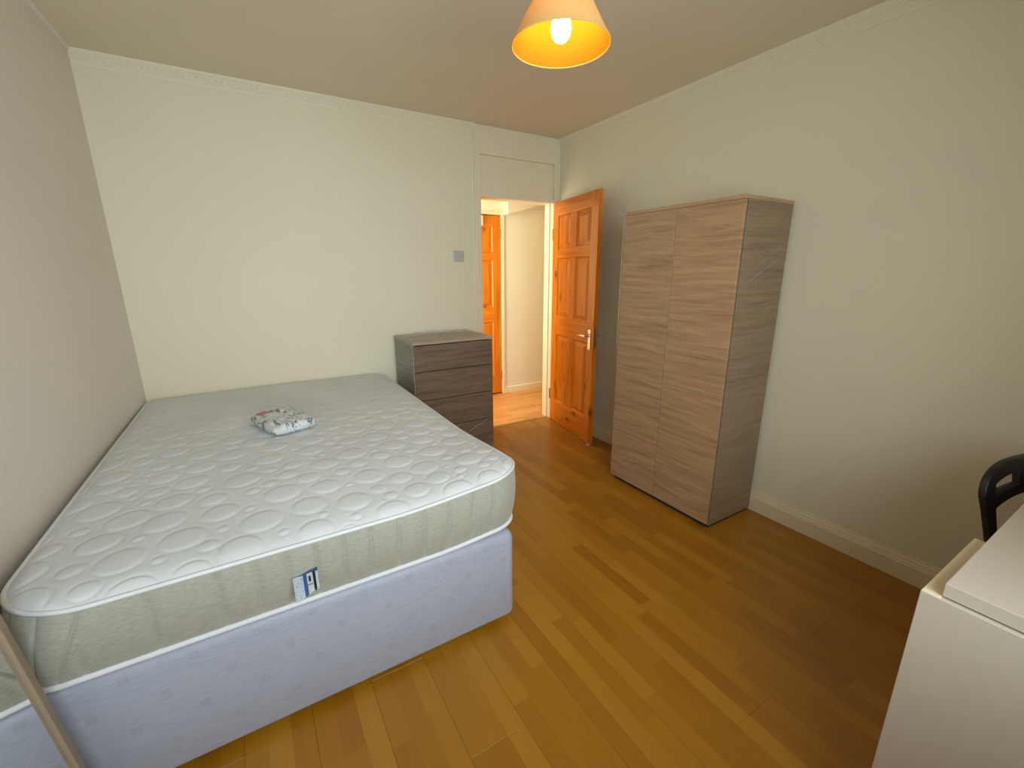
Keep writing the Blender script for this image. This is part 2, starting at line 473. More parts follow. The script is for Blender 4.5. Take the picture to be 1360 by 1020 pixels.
# window
wn = MB(); fr = .055
wn.box(WX0, WX0+fr, YF-.10, YF-.04, WZ0, WZ1, .004); wn.box(WX1-fr, WX1, YF-.10, YF-.04, WZ0, WZ1, .004)
wn.box(WX0+fr, WX1-fr, YF-.10, YF-.04, WZ0, WZ0+fr, .004); wn.box(WX0+fr, WX1-fr, YF-.10, YF-.04, WZ1-fr, WZ1, .004)
wm = (WX0+WX1)/2; wn.box(wm-.03, wm+.03, YF-.10, YF-.04, WZ0+fr, WZ1-fr, .004)
wroot = wn.build('window_1', 'window_frame', kind='structure')
MB().box(WX0+fr, wm-.03, YF-.072, YF-.066, WZ0+fr, WZ1-fr).build('pane', 'glass_pane', wroot)
MB().box(wm+.03, WX1-fr, YF-.072, YF-.066, WZ0+fr, WZ1-fr).build('pane', 'glass_pane', wroot)
MB().box(WX0-.04, WX1+.04, YF-.04, YF+.10, WZ0-.03, WZ0, .006).build('window_sill', 'gloss_white', wroot)

# hall shell
MB().box(.9, 1.70, YH, YH+.12, -.1, H+.1).build('wall_hall_back', 'hall_paint', kind='structure')
MB().box(2.508, 4.1, YH, YH+.12, -.1, H+.1).build('wall_hall_back', 'hall_paint', kind='structure')
MB().box(1.70, 2.508, YH, YH+.12, 2.025, H+.1).build('wall_hall_back', 'hall_paint', kind='structure')
MB().box(1.70, 2.508, YH+.09, YH+.12, -.1, 2.025).build('wall_hall_back', 'dark_gap', kind='structure')
MB().box(.8, .9, D+.13, YH+.12, -.1, H+.1).build('wall_hall_left', 'hall_paint', kind='structure')
MB().box(4.0, 4.1, D, YH+.12, -.1, H+.1).build('wall_hall_right', 'hall_paint', kind='structure')
MB().box(XR+.13, 4.1, D, D+.13, -.1, H+.1).build('wall_hall_front', 'hall_paint', kind='structure')
# wedge added to give the diagonal light-and-shade edge on the hall wall
b = MB(); yb0, yb1 = YH-.10, YH
pts = [(2.514, 2.0), (3.3, 2.215), (3.3, H), (2.514, H)]
lo = [b.bm.verts.new((p[0], yb0, p[1])) for p in pts]; hi = [b.bm.verts.new((p[0], yb1, p[1])) for p in pts]
for k in range(4): b.bm.faces.new((lo[k], lo[(k+1) % 4], hi[(k+1) % 4], hi[k]))
b.bm.faces.new(lo); b.bm.faces.new(hi[::-1])
b.build('trim_2', 'hall_paint', kind='structure', label='wedge added for the diagonal light-and-shade edge high on the hall wall')

# skirting
SK = [(0, 0), (.0195, 0), (.0195, .083), (.0165, .088), (.0165, .094), (.012, .098), (.0105, .108), (.005, .1175), (.005, .1235), (0, .1255)]
def skirt(name, a, b_, n):
    return MB().sweep_profile(SK, a, b_, n).build(name, 'skirting_paint', kind='structure')
skirt('baseboard_right', (XR, YF, 0), (XR, D-.002, 0), (-1, 0, 0))
skirt('baseboard_back', (XL-.02, D, 0), (1.655, D, 0), (0, -1, 0))
nl = Vector((math.cos(.0273), -math.sin(.0273), 0))
skirt('baseboard_left', (xl(YF), YF, 0), (XL, D-.002, 0), nl)
skirt('baseboard_front', (xl(YF), YF, 0), (XR, YF, 0), (0, 1, 0))
b = MB().sweep_profile([(0, 0), (.015, 0), (.015, .062), (.008, .070), (0, .070)], (2.512, YH, 0), (4.0, YH, 0), (0, -1, 0))
b.build('baseboard_hall', 'gloss_white', kind='structure')

# cornice: slim stepped moulding with a beaded row
CV = [(0, 0), (0, -.072), (.004, -.072), (.006, -.066), (.008, -.060), (.008, -.050), (.012, -.044), (.013, -.022), (.020, -.012), (.022, 0)]
def cornice(n, a, b_, nrm, beads=True):
    a, b_ = Vector(a), Vector(b_); nr = Vector(nrm)
    o = MB().sweep_profile(CV, a, b_, nr).build(n, 'wall_paint', kind='structure')
    L = (b_-a).length; d = (b_-a)/L; k = int(L/.03); bb = MB()
    for i in range(k):
        c = a+d*(.015+i*.03)+nr*.0125+Vector((0, 0, -.033))
        hs = (d*.010, Vector((0, 0, 1))*.008, nr*.0045)
        v = [bb.bm.verts.new(c+hs[0]), bb.bm.verts.new(c+hs[1]), bb.bm.verts.new(c-hs[0]), bb.bm.verts.new(c-hs[1]), bb.bm.verts.new(c+hs[2])]
        for q in range(4): bb.bm.faces.new((v[q], v[(q+1) % 4], v[4]))
    bb.build('cornice_beading', 'wall_paint', o, kind='stuff')
    return o
cornice('trim_3', (XL, D, H), (1.655, D, H), (0, -1, 0))
cornice('trim_4', (XR, YF, H), (XR, D, H), (-1, 0, 0))
MB().sweep_profile([(0, 0), (0, -.018), (.005, -.016), (.012, -.006), (.014, 0)], (xl(YF), YF, H), (XL, D, H), nl).build('trim_5', 'left_wall_paint', kind='structure')

# storey-height door frame
fr_ = empty('trim_6', kind='structure')
Yf = D-.012
MB().box(1.660, OX0, Yf, D+.13, 0, H, .003).build('frame_post', 'gloss_white', fr_)
MB().box(1.648, 1.664, Yf-.006, D+.01, 0, H, .004).build('frame_bead', 'gloss_white', fr_)
MB().box(OX1, XR-.012, Yf, D+.13, 0, H, .003).build('frame_post', 'gloss_white', fr_)
MB().box(OX1+.026, XR-.001, Yf-.010, D+.01, 0, H, .004).build('frame_bead', 'gloss_white', fr_)
MB().box(OX0, OX1, Yf, D+.13, OH, OH+.030, .003).build('frame_head', 'gloss_white', fr_)
MB().box(OX0, OX1, Yf-.002, D+.13, 2.292, H, .003).build('upper_panel', 'gloss_white', fr_)
MB().box(OX0, OX1, D+.014, D+.05, OH+.028, 2.296).build('lower_panel', 'gloss_white', fr_)
MB().box(OX0, OX0+.014, D+.004, D+.024, OH+.03, 2.272, .004).build('panel_bead', 'gloss_white', fr_)
MB().box(OX1-.014, OX1, D+.004, D+.024, OH+.03, 2.272, .004).build('panel_bead', 'gloss_white', fr_)
MB().box(OX0, OX1, D+.004, D+.024, OH+.03, OH+.042, .004).build('panel_bead', 'gloss_white', fr_)
MB().box(OX0, OX0+.012, D+.045, D+.085, 0, OH).build('door_stop', 'gloss_white', fr_)
MB().box(OX1-.012, OX1, D+.045, D+.085, 0, OH).build('door_stop', 'gloss_white', fr_)
# hall door frame
hf = empty('trim_7', kind='structure')
MB().box(2.480, 2.512, YH-.016, YH+.09, 0, 2.03, .004).build('frame_post', 'gloss_white', hf)
MB().box(1.695, 1.722, YH-.016, YH+.09, 0, 2.03, .004).build('frame_post', 'gloss_white', hf)
MB().box(1.722, 2.480, YH-.016, YH+.09, 1.995, 2.03, .004).build('frame_head', 'gloss_white', hf)

# ------------------------------------------------------------------ six-panel pine doors
def pine_door(name, W, HT, TH=.036):
    """hinge at x=0, leaf runs to x=W; faces at y=0 (front) and y=TH"""
    root = empty(name, kind='structure')
    st, mu = .102, .095
    rails = [(.003, .215), (.845, 1.005), (1.515, 1.60), (HT-.115, HT)]
    xm0, xm1 = W/2-mu/2, W/2+mu/2
    for a, b_ in ((0, st), (W-st, W)): MB().box(a, b_, 0, TH, .003, HT, .0015, 1).build('stile', 'pine', root)
    for a, b_ in rails: MB().box(st, W-st, 0, TH, a, b_, .0015, 1).build('rail', 'pine_across', root)
    for k in range(3):
        z0, z1 = rails[k][1], rails[k+1][0]
        MB().box(xm0, xm1, 0, TH, z0, z1, .0015, 1).build('mullion', 'pine', root)
        for a, b_ in ((st, xm0), (xm1, W-st)):
            p = MB(); bm = p.bm
            # raised and fielded panel, both faces, with ovolo edge mould
            lay = [(0, .004), (.009, .012), (.014, .013), (.045, .0055), (.046, .0045)]
            for side in (0, 1):
                loops = []
                for ins, dep in lay:
                    yy = dep if side == 0 else TH-dep
                    loops.append([bm.verts.new(q) for q in ((a+ins, yy, z0+ins), (b_-ins, yy, z0+ins), (b_-ins, yy, z1-ins), (a+ins, yy, z1-ins))])
                for l0, l1 in zip(loops, loops[1:]):
                    for q in range(4): bm.faces.new((l0[q], l0[(q+1) % 4], l1[(q+1) % 4], l1[q]))
                bm.faces.new(loops[-1])
            p.build('door_panel', 'pine', root)
    return root

def lever(parent, xh, TH, flip):
    for side in (0, 1):
        y0 = 0 if side == 0 else TH; s_ = -1 if side == 0 else 1
        pl = MB(); pl.box(xh-.021, xh+.021, min(y0, y0+s_*.006), max(y0, y0+s_*.006), .795, .955, .002)
        h = pl.build('handle_plate', 'chrome', parent)
        k = MB(); d = -1
        k.tube([(xh, y0, .905), (xh, y0+s_*.04, .905)], .009, 12)
        k.tube([(xh, y0+s_*.042, .905), (xh+d*.03, y0+s_*.048, .906), (xh+d*.08, y0+s_*.050, .904), (xh+d*.115, y0+s_*.044, .898)], [.010, .0095, .0085, .007], 12)
        k.build('handle_lever', 'chrome', h, smooth=True)

dA, dW = 1.388, .752
d1 = pine_door('door_1', dW, 1.981)
# local +x = hinge->free edge, local y=0 face looks to -X side of the room
ux = Vector((-math.cos(dA), -math.sin(dA), 0))
d1.matrix_world = Matrix.Translation((2.4222, D-.004, .004)) @ Matrix(((ux.x, -ux.y, 0, 0), (ux.y, ux.x, 0, 0), (0, 0, 1, 0), (0, 0, 0, 1)))
lever(d1, dW-.052, .036, False)
for z in (.25, 1.72):
    MB().tube([(-.004, -.004, z-.05), (-.004, -.004, z+.05)], .005, 10).build('hinge', 'brass', d1)
MB().box(dW-.001, dW+.001, .007, .029, .82, .98).build('latch_plate', 'brass', d1)
d2 = pine_door('door_2', .752, 1.981)
d2.location = (1.725, YH+.004, .008)
for z in (.22, 1.80):
    MB().box(.748, .766, -.012, .002, z-.05, z+.05, .003).build('hinge', 'brass', d2)
lever(d2, .055, .036, True)

# ------------------------------------------------------------------ bed: divan base
def poly_outline(x0, x1, y0, y1, rad, n=8):
    """rounded rectangle, counter-clockwise from front-left"""
    pts = []
    for (cx, cy, a0, r) in ((x0+rad[0], y0+rad[0], 180, rad[0]), (x1-rad[1], y0+rad[1], 270, rad[1]), (x1-rad[2], y1-rad[2], 0, rad[2]), (x0+rad[3], y1-rad[3], 90, rad[3])):
        for i in range(n+1):
            a = R(a0+90*i/n); pts.append((cx+r*math.cos(a), cy+r*math.sin(a)))
    return pts
def loft(rows, cap=True):
    b = MB(); V = [[b.bm.verts.new(p) for p in r] for r in rows]; n = len(rows[0])
    for A, B in zip(V, V[1:]):
        for i in range(n): b.bm.faces.new((A[i], A[(i+1) % n], B[(i+1) % n], B[i]))
    if cap: b.bm.faces.new(V[-1]); b.bm.faces.new(V[0][::-1])
    return b
bx0, bx1, by0, by1 = -.575, .789, 1.287, 3.262
rows = []
def ins_outline(d, r=.032):
    return poly_outline(bx0+d, bx1-d, by0+d, by1-d, [max(r-d, .004)]*4)
for d, z in ((.010, .032), (.003, .036), (0, .046), (0, .378), (.003, .394), (.010, .407), (.020, .414), (.034, .416)):
    rows.append([(x, y, z) for x, y in ins_outline(d)])
base = empty('divan_base', (0, 0, 0), label='white woven-fabric divan bed base with small grey squares, under the mattress', cat='bed base')
loft(rows).build('base_body', 'divan_fabric', base, smooth=True)
for gx in (bx0+.09, (bx0+bx1)/2, bx1-.09):
    for gy in (by0+.12, (by0+by1)/2, by1-.12):
        MB().lathe([(0, 0), (.022, 0), (.026, .006), (.026, .034), (0, .034)], 16, (gx, gy, 0)).build('glide', 'black_plastic', base)

# ------------------------------------------------------------------ mattress
ZT, ZB = .655, .447
NQ = 24
def arc(cx, cy, ax, ay, a0, a1, n):
    return [(cx+ax*math.cos(R(a0+(a1-a0)*i/n)), cy+ay*math.sin(R(a0+(a1-a0)*i/n))) for i in range(n+1)]
def seg(a, b_, n):
    return [(a[0]+(b_[0]-a[0])*i/n, a[1]+(b_[1]-a[1])*i/n) for i in range(1, n)]
def xlb(y): return xl(y)+.012
def outline(top):
    if top:
        y0 = 1.236; ra, rb = (.17, .13), (.20, .20); xr_ = .812; fl = -.40
    else:
        y0 = 1.270; ra, rb = (.11, .09), (.09, .09); xr_ = .800; fl = -.50
    xlft = fl-rb[0]
    P = [(fl+(xr_-ra[0]-fl)*i/40, y0) for i in range(40)]
    P += arc(xr_-ra[0], y0+ra[1], ra[0], ra[1], -90, 0, 20)
    yb = 3.272
    P += seg((xr_, y0+ra[1]), (xr_, yb-.09), 40)
    P += arc(xr_-.09, yb-.09, .09, .09, 0, 90, 12)
    xlb_ = xlb(3.2)+.002
    P += seg((xr_-.09, yb), (xlb_+.09, yb), 30)
    P += arc(xlb_+.09, yb-.09, .09, .09, 90, 180, 12)
    P += seg((xlb_, yb-.09), (xlft, y0+rb[1]), 40)
    P += arc(fl, y0+rb[1], rb[0], rb[1], 180, 270, 14)[:-1]
    return P
def sstep(a, b_, x):
    t_ = min(1, max(0, (x-a)/(b_-a))); return t_*t_*(3-2*t_)
def ztop(x, y):  # height of the upper piping
    return ZT+.034*sstep(.30, .85, x)*(1-sstep(1.3, 1.9, y))
def zbot(x, y):
    return ZB+.020*sstep(.45, .80, x)*(1-sstep(1.35, 1.9, y))
OT, OB = outline(True), outline(False)
n_ = len(OT)
mat_root = empty('mattress', (0, 0, 0), label='white mattress quilted with raised circles, khaki border and white piping', cat='mattress')
# border wall: lofted with bulge and stitched vertical seams
rows = []; K = 14
# arc-length for seams
L = [0]
for i in range(n_): 
    a, b2 = OT[i], OT[(i+1) % n_]; L.append(L[-1]+math.hypot(b2[0]-a[0], b2[1]-a[1]))
# resample both outlines densely
def resample(O, per):
    out = []
    for i in range(len(O)):
        a, b2 = O[i], O[(i+1) % len(O)]
        for k in range(per): out.append((a[0]+(b2[0]-a[0])*k/per, a[1]+(b2[1]-a[1])*k/per))
    return out
PER = 7
OTd, OBd = resample(OT, PER), resample(OB, PER); nd = len(OTd)
Ld = [0]
for i in range(nd):
    a, b2 = OTd[i], OTd[(i+1) % nd]; Ld.append(Ld[-1]+math.hypot(b2[0]-a[0], b2[1]-a[1]))
seam_x = [-.455, -.31, -.165, -.075, .003, .077, .155, .235, .322, .41, .50, .59, .67]
ctr = (.12, 2.25)
for k in range(K+1):
    f = k/K; row = []
    for i in range(nd):
        tx, ty = OTd[i]; bx, by = OBd[i]
        x_, y_ = bx+(tx-bx)*f, by+(ty-by)*f
        z_ = zbot(bx, by)*(1-f)+ztop(tx, ty)*f
        a, b2 = OTd[i-1], OTd[(i+1) % nd]; tx_, ty_ = b2[0]-a[0], b2[1]-a[1]; q = math.hypot(tx_, ty_) or 1
        nx, ny = ty_/q, -tx_/q
        bul = .010*math.sin(math.pi*f)
        if ty < 1.30 and i < nd*.9 and abs(ny) > .5:
            dmin = min(abs(x_-s_) for s_ in seam_x)
        else:
            s_ = (Ld[i] % .085); dmin = min(s_, .085-s_)
        bul += (.0035*(1-math.exp(-(dmin/.014)**2))-.0075*math.exp(-(dmin/.004)**2))*math.sin(math.pi*f)**.4 if 0 < f < 1 else 0
        row.append((x_+nx*bul, y_+ny*bul, z_))
    rows.append(row)
brd = loft(rows, False).build('border', 'mattress_border', mat_root, smooth='all')
# seam down the left corner, side stitch
# underside
loft([[(x, y, zbot(x, y)) for x, y in OBd], [(x*.98+.002, 1.27+(y-1.27)*.99+.01, zbot(x, y)-.012) for x, y in OBd]], True).build('underside', 'mattress_border', mat_root, smooth=True)
for O, zf, r_ in ((OT, ztop, .0062), (OB, zbot, .0085)):
    MB().tube([(x, y, zf(x, y)+(0 if O is OT else -.004)) for x, y in O], r_, 10, True).build('piping', 'piping_fabric', mat_root, smooth='all')
# quilted top with puffed circles
rs = np.random.RandomState(5)
circ = []
for rmin, rmax, tries in ((.050, .060, 900), (.036, .046, 3500), (.024, .032, 7000), (.015, .019, 4000)):
    for _ in range(tries):
        cx, cy = rs.uniform(-.66, .88), rs.uniform(1.2, 3.3); r_ = rs.uniform(rmin, rmax)
        if all((cx-a)**2+(cy-b2)**2 > (r_+c_+.008)**2 for a, b2, c_ in circ): circ.append((cx, cy, r_))
y0 = 1.236; ny_, nx_ = 330, 240
tv = np.linspace(0, 1, ny_); ys = y0+(3.272-y0)*(1-np.cos(np.pi*tv*.5*1.0)**1)*0  # placeholder
ee = np.concatenate([y0+.20*np.linspace(0, 1, 46)**2.0, np.linspace(y0+.20, 3.182, ny_-46-20)[1:], 3.272-.09*(1-np.linspace(0, 1, 21))**2.0])
ys = ee
def LR(y):
    c2 = math.sqrt(max(0, 1-(max(0, y0+.13-y)/.13)**2)); r_ = .812-.17+.17*c2
    if y < y0+.20:
        c_ = math.sqrt(max(0, 1-((y0+.20-y)/.20)**2)); l_ = -.40-.20*c_
    else:
        xa = xlb(3.2)+.002; l_ = -.60+(xa+.60)*(y-y0-.2)/(3.182-y0-.2)
    if y > 3.182:
        c_ = math.sqrt(max(0, 1-((y-3.182)/.09)**2)); l_ = xlb(3.2)+.002+.09-.09*c_; r_ = .812-.09+.09*c_
    return l_, r_
tx = np.linspace(0, 1, nx_); tx = .5-.5*np.cos(np.pi*tx)*.35-.5*(1-2*tx)*.65
P = np.zeros((len(ys), nx_, 3))
for j, y in enumerate(ys):
    l_, r_ = LR(y); xs = l_+(r_-l_)*tx
    P[j, :, 0] = xs; P[j, :, 1] = y
Xg, Yg = P[:, :, 0], P[:, :, 1]
def ss(a, b2, v):
    q = np.clip((v-a)/(b2-a), 0, 1); return q*q*(3-2*q)
Zg = ZT+.034*ss(.30, .85, Xg)*(1-ss(1.3, 1.9, Yg))
LRv = np.array([LR(y) for y in ys]); 
edge = np.minimum(np.minimum(Xg-LRv[:, :1], LRv[:, 1:]-Xg), np.minimum(Yg-y0, 3.272-Yg))
# corner-aware distance
edge = np.minimum(edge, 1)
dome = .024*(1-np.exp(-edge/.035))+.006*ss(.05, .5, edge)
Hq = np.zeros_like(Xg)
for cx, cy, r_ in circ:
    rr = np.sqrt((Xg-cx)**2+(Yg-cy)**2)
    m_ = rr < r_+.012
    puff = .0036*np.sqrt(np.clip(1-(rr/r_)**2, 0, 1))*min(1, r_/.05)**.5 - .0024*np.exp(-((rr-r_)/.0045)**2)
    Hq = np.where(m_, Hq+puff, Hq)
soft = 1-.55*ss(2.0, 2.7, Yg)
P[:, :, 2] = Zg+dome+Hq*soft*np.clip(edge/.03, 0, 1)+.004*np.sin(Xg*5+1)*np.cos(Yg*4)*np.clip(edge/.1, 0, 1)
top = link('quilted_top', grid_mesh(P), 'mattress_knit', mat_root, smooth='all')
def mz(x, y):
    return ZT+.030+.004*math.sin(x*5+1)*math.cos(y*4)
# care label hanging from the border
def foot_y(f, x=0.04): return 1.270+(1.236-1.270)*f-.010*math.sin(math.pi*f)
lb = MB(); gx, gz = 14, 10; V = []
for j in range(gz+1):
    rowv = []
    for i in range(gx+1):
        u_, v_ = i/gx, j/gz
        zz = -v_*.068-.010*(1-u_)+.004*u_
        rowv.append(lb.bm.verts.new((u_*.066, -.004-.020*v_**1.4*(1-u_*.7)-.002*math.sin(u_*6), zz)))
    V.append(rowv)
for j in range(gz):
    for i in range(gx): lb.bm.faces.new((V[j][i], V[j][i+1], V[j+1][i+1], V[j+1][i]))
bmesh.ops.solidify(lb.bm, geom=lb.bm.faces[:], thickness=.0008)
lb.build('care_label', 'care_label_print', mat_root, smooth='all', loc=(.008, 1.236, .5665), rot=(0, 0, 0), label='small blue, white and black printed care label')

# ------------------------------------------------------------------ packaged textile on the mattress
pk = empty('packaged_textile', (.075, 2.275, .686), R(18), label='small folded floral textile in a clear plastic bag lying on the mattress', cat='package')
def pillow(hx, hy, hz, n=34, seed=1, wr=.004, edge_pow=.34):
    rr = np.random.RandomState(seed); ph = rr.uniform(0, 6, 8)
    u_ = np.linspace(-1, 1, n); U, V_ = np.meshgrid(u_, u_, indexing='ij')
    out = []
    for sg in (1, -1):
        prof = np.clip((1-U**4)*(1-V_**4), 0, 1)**edge_pow
        w_ = wr*(np.sin(U*9+V_*4+ph[0])+np.sin(U*5-V_*11+ph[1])+.7*np.sin(U*17+V_*13+ph[2]))*prof
        cr = 1-.06*(U**2)*(V_**2)
        X_ = U*hx*(1-.05*V_**2); Y_ = V_*hy*(1-.06*U**2)
        Z_ = hz+(sg*hz*prof+(w_ if sg > 0 else 0))
        out.append(np.stack([X_, Y_, Z_], -1))
    me = bpy.data.meshes.new('pillow'); 
    A, B = out; idx = np.arange(n*n).reshape(n, n)
    f1 = np.stack([idx[:-1, :-1], idx[1:, :-1], idx[1:, 1:], idx[:-1, 1:]], -1).reshape(-1, 4)
    f2 = np.stack([idx[:-1, :-1], idx[:-1, 1:], idx[1:, 1:], idx[1:, :-1]], -1).reshape(-1, 4)+n*n
    me.from_pydata(np.concatenate([A.reshape(-1, 3), B.reshape(-1, 3)]).tolist(), [], f1.tolist()+f2.tolist())
    bm = bmesh.new(); bm.from_mesh(me); bmesh.ops.remove_doubles(bm, verts=bm.verts, dist=1e-5); bmesh.ops.recalc_face_normals(bm, faces=bm.faces); bm.to_mesh(me); bm.free()
    return me
link('folded_fabric', pillow(.100, .156, .027, seed=2, wr=.0022, edge_pow=.20), 'floral_print', pk, smooth='all')
link('plastic_bag', pillow(.116, .176, .030, seed=5, wr=.0035, edge_pow=.26), 'bag_film', pk, smooth='all')

# ------------------------------------------------------------------ chest of drawers
cx0, cx1, cy0, cy1, cz = .9285, 1.5404, 2.8338, 3.262, .94
ch = empty('chest_of_drawers', (cx0, cy0, 0), label='brown wood-effect chest of drawers, plastic-wrapped, between bed and doorway', cat='chest of drawers')
W_, D_ = cx1-cx0, cy1-cy0
MB().box(0, .018, .019, D_, 0, cz-.020, .0008, 1).build('side_panel', 'elm_foil_side', ch)
MB().box(W_-.018, W_, .019, D_, 0, cz-.020, .0008, 1).build('side_panel', 'elm_foil_side', ch)
MB().box(-.004, W_+.004, -.002, D_, cz-.020, cz, .001, 1).build('top_board', 'elm_foil_top', ch)
MB().box(.018, W_-.018, D_-.01, D_-.002, .03, cz-.02).build('back_panel', 'elm_foil_side', ch)
MB().box(.018, W_-.018, .05, .066, 0, .07).build('plinth', 'elm_foil', ch)
MB().box(.018, W_-.018, .022, D_-.012, .07, .086).build('bottom_board', 'elm_foil_side', ch)
zs = [.085, .306, .520, .729, cz-.024]
for a, b_ in zip(zs, zs[1:]):
    dr = MB().box(.002, W_-.002, 0, .0175, a+.0025, b_-.0025, .0012, 1).build('drawer_front', 'elm_foil', ch)
    MB().box(.024, W_-.024, .0175, D_-.03, a+.02, b_-.03).build('drawer_box', 'white_laminate', dr)
# protective film with creases
def film_sheet(fn, nu, nv, name, mat, parent, smooth='all'):
    P = np.array([[fn(i/(nu-1), j/(nv-1)) for j in range(nv)] for i in range(nu)])
    return link(name, grid_mesh(P), mat, parent, smooth=smooth)
rw = np.random.RandomState(3)
def wr(u_, v_, k=0): return .0016*(math.sin(u_*23+v_*9+k)+math.sin(v_*31-u_*13+k*2)+1.0*math.sin((u_+v_)*47+k))
film_sheet(lambda u_, v_: (-.008, .0+u_*D_, .45+v_*(cz-.45)+.003) if False else (-.010-abs(wr(u_, v_)), u_*D_, .05+v_*(cz-.045)), 30, 30, 'plastic_wrap', 'plastic_film', ch)
film_sheet(lambda u_, v_: (-.010+u_*(W_+.02), v_*D_, cz+.004+abs(wr(u_, v_, 2))*2.2), 40, 26, 'plastic_wrap', 'plastic_film', ch)
def crease(pts, r_, parent, mat='plastic_crease'):
    q = []
    for a, b_ in zip(pts, pts[1:]):
        for k in range(8):
            f = k/8; q.append(tuple(a[c]+(b_[c]-a[c])*f for c in range(3)))
    q.append(pts[-1])
    q = [(p_[0]+random.uniform(-1, 1)*r_*.3, p_[1]+random.uniform(-1, 1)*r_*.3, p_[2]+random.uniform(-1, 1)*r_*.6) for p_ in q]
    rad = [r_*(.35+.65*math.sin(math.pi*(i+.5)/len(q))) for i in range(len(q))]
    MB().tube(q, rad, 6).build('plastic_crease', mat, parent, smooth='all')
crease([(W_*.42, -.004, .165), (W_*.98, -.004, .315)], .0022, ch)
crease([(W_*.35, -.004, .22), (W_*.60, -.004, .335)], .0018, ch)
crease([(-.012, .10, cz-.02), (-.012, .30, cz-.10)], .002, ch)
crease([(.02, .26, cz+.008), (.22, .33, cz+.012), (.40, .34, cz+.010), (W_, .30, cz+.010)], .006, ch)
crease([(.15, .40, cz+.012), (.38, .37, cz+.016), (W_-.03, .40, cz+.012)], .007, ch)
crease([(-.006, -.006, cz-.004), (-.006, -.006, .35)], .0025, ch)

# ------------------------------------------------------------------ wardrobe
wx0, wx1, wy0, wy1, wz = 2.038, 2.4545, 1.280, 2.037, 1.750
wd = empty('wardrobe', (wx0, wy0, 0), label='tall two-door oak-effect wardrobe in clear wrap against the right wall', cat='wardrobe')
WD, WW = wx1-wx0, wy1-wy0
MB().box(.0285, WD, 0, .018, .012, wz-.018, .0008, 1).build('side_panel', 'oak_foil_shaded', wd)
MB().box(.0285, WD, WW-.018, WW, .012, wz-.018, .0008, 1).build('side_panel', 'oak_foil_shaded', wd)
MB().box(.0, WD, -.001, WW+.001, wz-.018, wz, .001, 1).build('top_board', 'oak_foil', wd)
MB().box(WD-.008, WD-.002, .018, WW-.018, .03, wz-.018).build('back_panel', 'oak_foil_shaded', wd)
MB().box(.03, WD-.01, .018, WW-.018, .045, .061).build('bottom_board', 'oak_foil_shaded', wd)
MB().box(.024, .038, .018, WW-.018, 0, .046).build('plinth', 'dark_gap', wd)  # near-black, the shadow gap under the doors put into its colour
MB().box(.03, WD-.012, .018, WW-.018, 1.45, 1.466).build('shelf', 'oak_foil_shaded', wd)
for yy in (.0, WW-.018): MB().box(.03, WD-.01, yy+.003, yy+.015, 0, .012).build('glide', 'black_plastic', wd)
mid = WW*.505
MB().box(0, .0185, .0, mid-.0018, .030, wz-.0195, .001, 1).build('door', 'oak_foil', wd)
MB().box(0, .0185, mid+.0018, WW, .030, wz-.0195, .001, 1).build('door', 'oak_foil', wd)
MB().box(.0186, .0284, .004, WW-.004, .03, wz-.02).build('door_gap_shade', 'dark_gap', wd)  # dark strip put in as the shade of the gap behind the doors
film_sheet(lambda u_, v_: (.0+u_*WD, -.006-abs(wr(u_, v_)), .02+v_*(wz-.02)), 24, 50, 'plastic_wrap', 'plastic_film', wd)
film_sheet(lambda u_, v_: (-.006-abs(wr(u_*2, v_*2, 1)), u_*WW, .03+v_*(wz-.03)), 40, 60, 'plastic_wrap', 'plastic_film', wd)
for a, b_ in (((.02, -.009, 1.36), (.40, -.009, 1.56)), ((.0, -.009, 1.30), (.40, -.009, 1.44)), ((.10, -.009, 1.36), (.41, -.009, 1.50)), ((.04, -.009, 1.33), (.2, -.009, 1.40))):
    crease([a, b_], .0010, wd)
for a, b_ in (((-.009, .02, 1.40), (-.009, .36, 1.46)), ((-.009, .36, 1.46), (-.009, .70, 1.62)), ((-.009, .30, 1.02), (-.009, .38, 1.25)), ((-.009, .05, 1.60), (-.009, .30, 1.66)), ((-.009, .40, 1.55), (-.009, .73, 1.70))):
    crease([a, b_], .0009, wd)
crease([(-.007, WW+.004, wz-.04), (-.007, WW+.004, .9)], .0028, wd)
b = MB()
for k in range(9):
    a = random.uniform(0, 6); b.tube([(-.004, WW-.03, wz+.002), (-.004+.012*math.cos(a), WW-.01+.03*random.random(), wz+.004+.014*random.random()), (.004, WW+.012, wz-.05*random.random())], .002, 6)
b.build('plastic_crease', 'plastic_crease', wd, smooth='all')

# ------------------------------------------------------------------ white desk with drawer unit
dk = empty('desk', (1.160, .222, 0), label='white desk at the lower right with a slab top and cream back strip', cat='desk')
# local: x to the right wall, y negative towards the window
MB().box(0, .018, -.62, 0, 0, .74, .001, 1).build('end_panel', 'white_laminate', dk)
MB().box(.342, .360, -.62, 0, 0, .722, .001, 1).build('side_panel', 'white_laminate', dk)
MB().box(.018, .360, -.62, 0, .722, .738, .001, 1).build('unit_top', 'white_laminate', dk)
MB().box(.0035, .358, -.0305, -.0008, .738, .7415, .0008, 1).build('edge_strip', 'beige_edge', dk)
MB().box(.018, .342, -.010, -.002, .05, .722).build('back_panel', 'white_laminate', dk)
MB().box(.018, .342, -.60, -.01, .05, .066).build('bottom_board', 'white_laminate', dk)
for a, b_ in ((.07, .28), (.285, .495), (.50, .715)):
    dr = MB().box(.020, .340, -.638, -.621, a, b_, .001, 1).build('drawer_front', 'white_laminate', dk)
    MB().tube([(.12, -.638, b_-.05), (.12, -.66, b_-.05), (.24, -.66, b_-.05), (.24, -.638, b_-.05)], .005, 8).build('drawer_handle', 'chrome', dr)
MB().box(.010, 1.275, -.66, -.031, .7440, .7745, .0015, 2).build('desktop', 'white_laminate', dk)
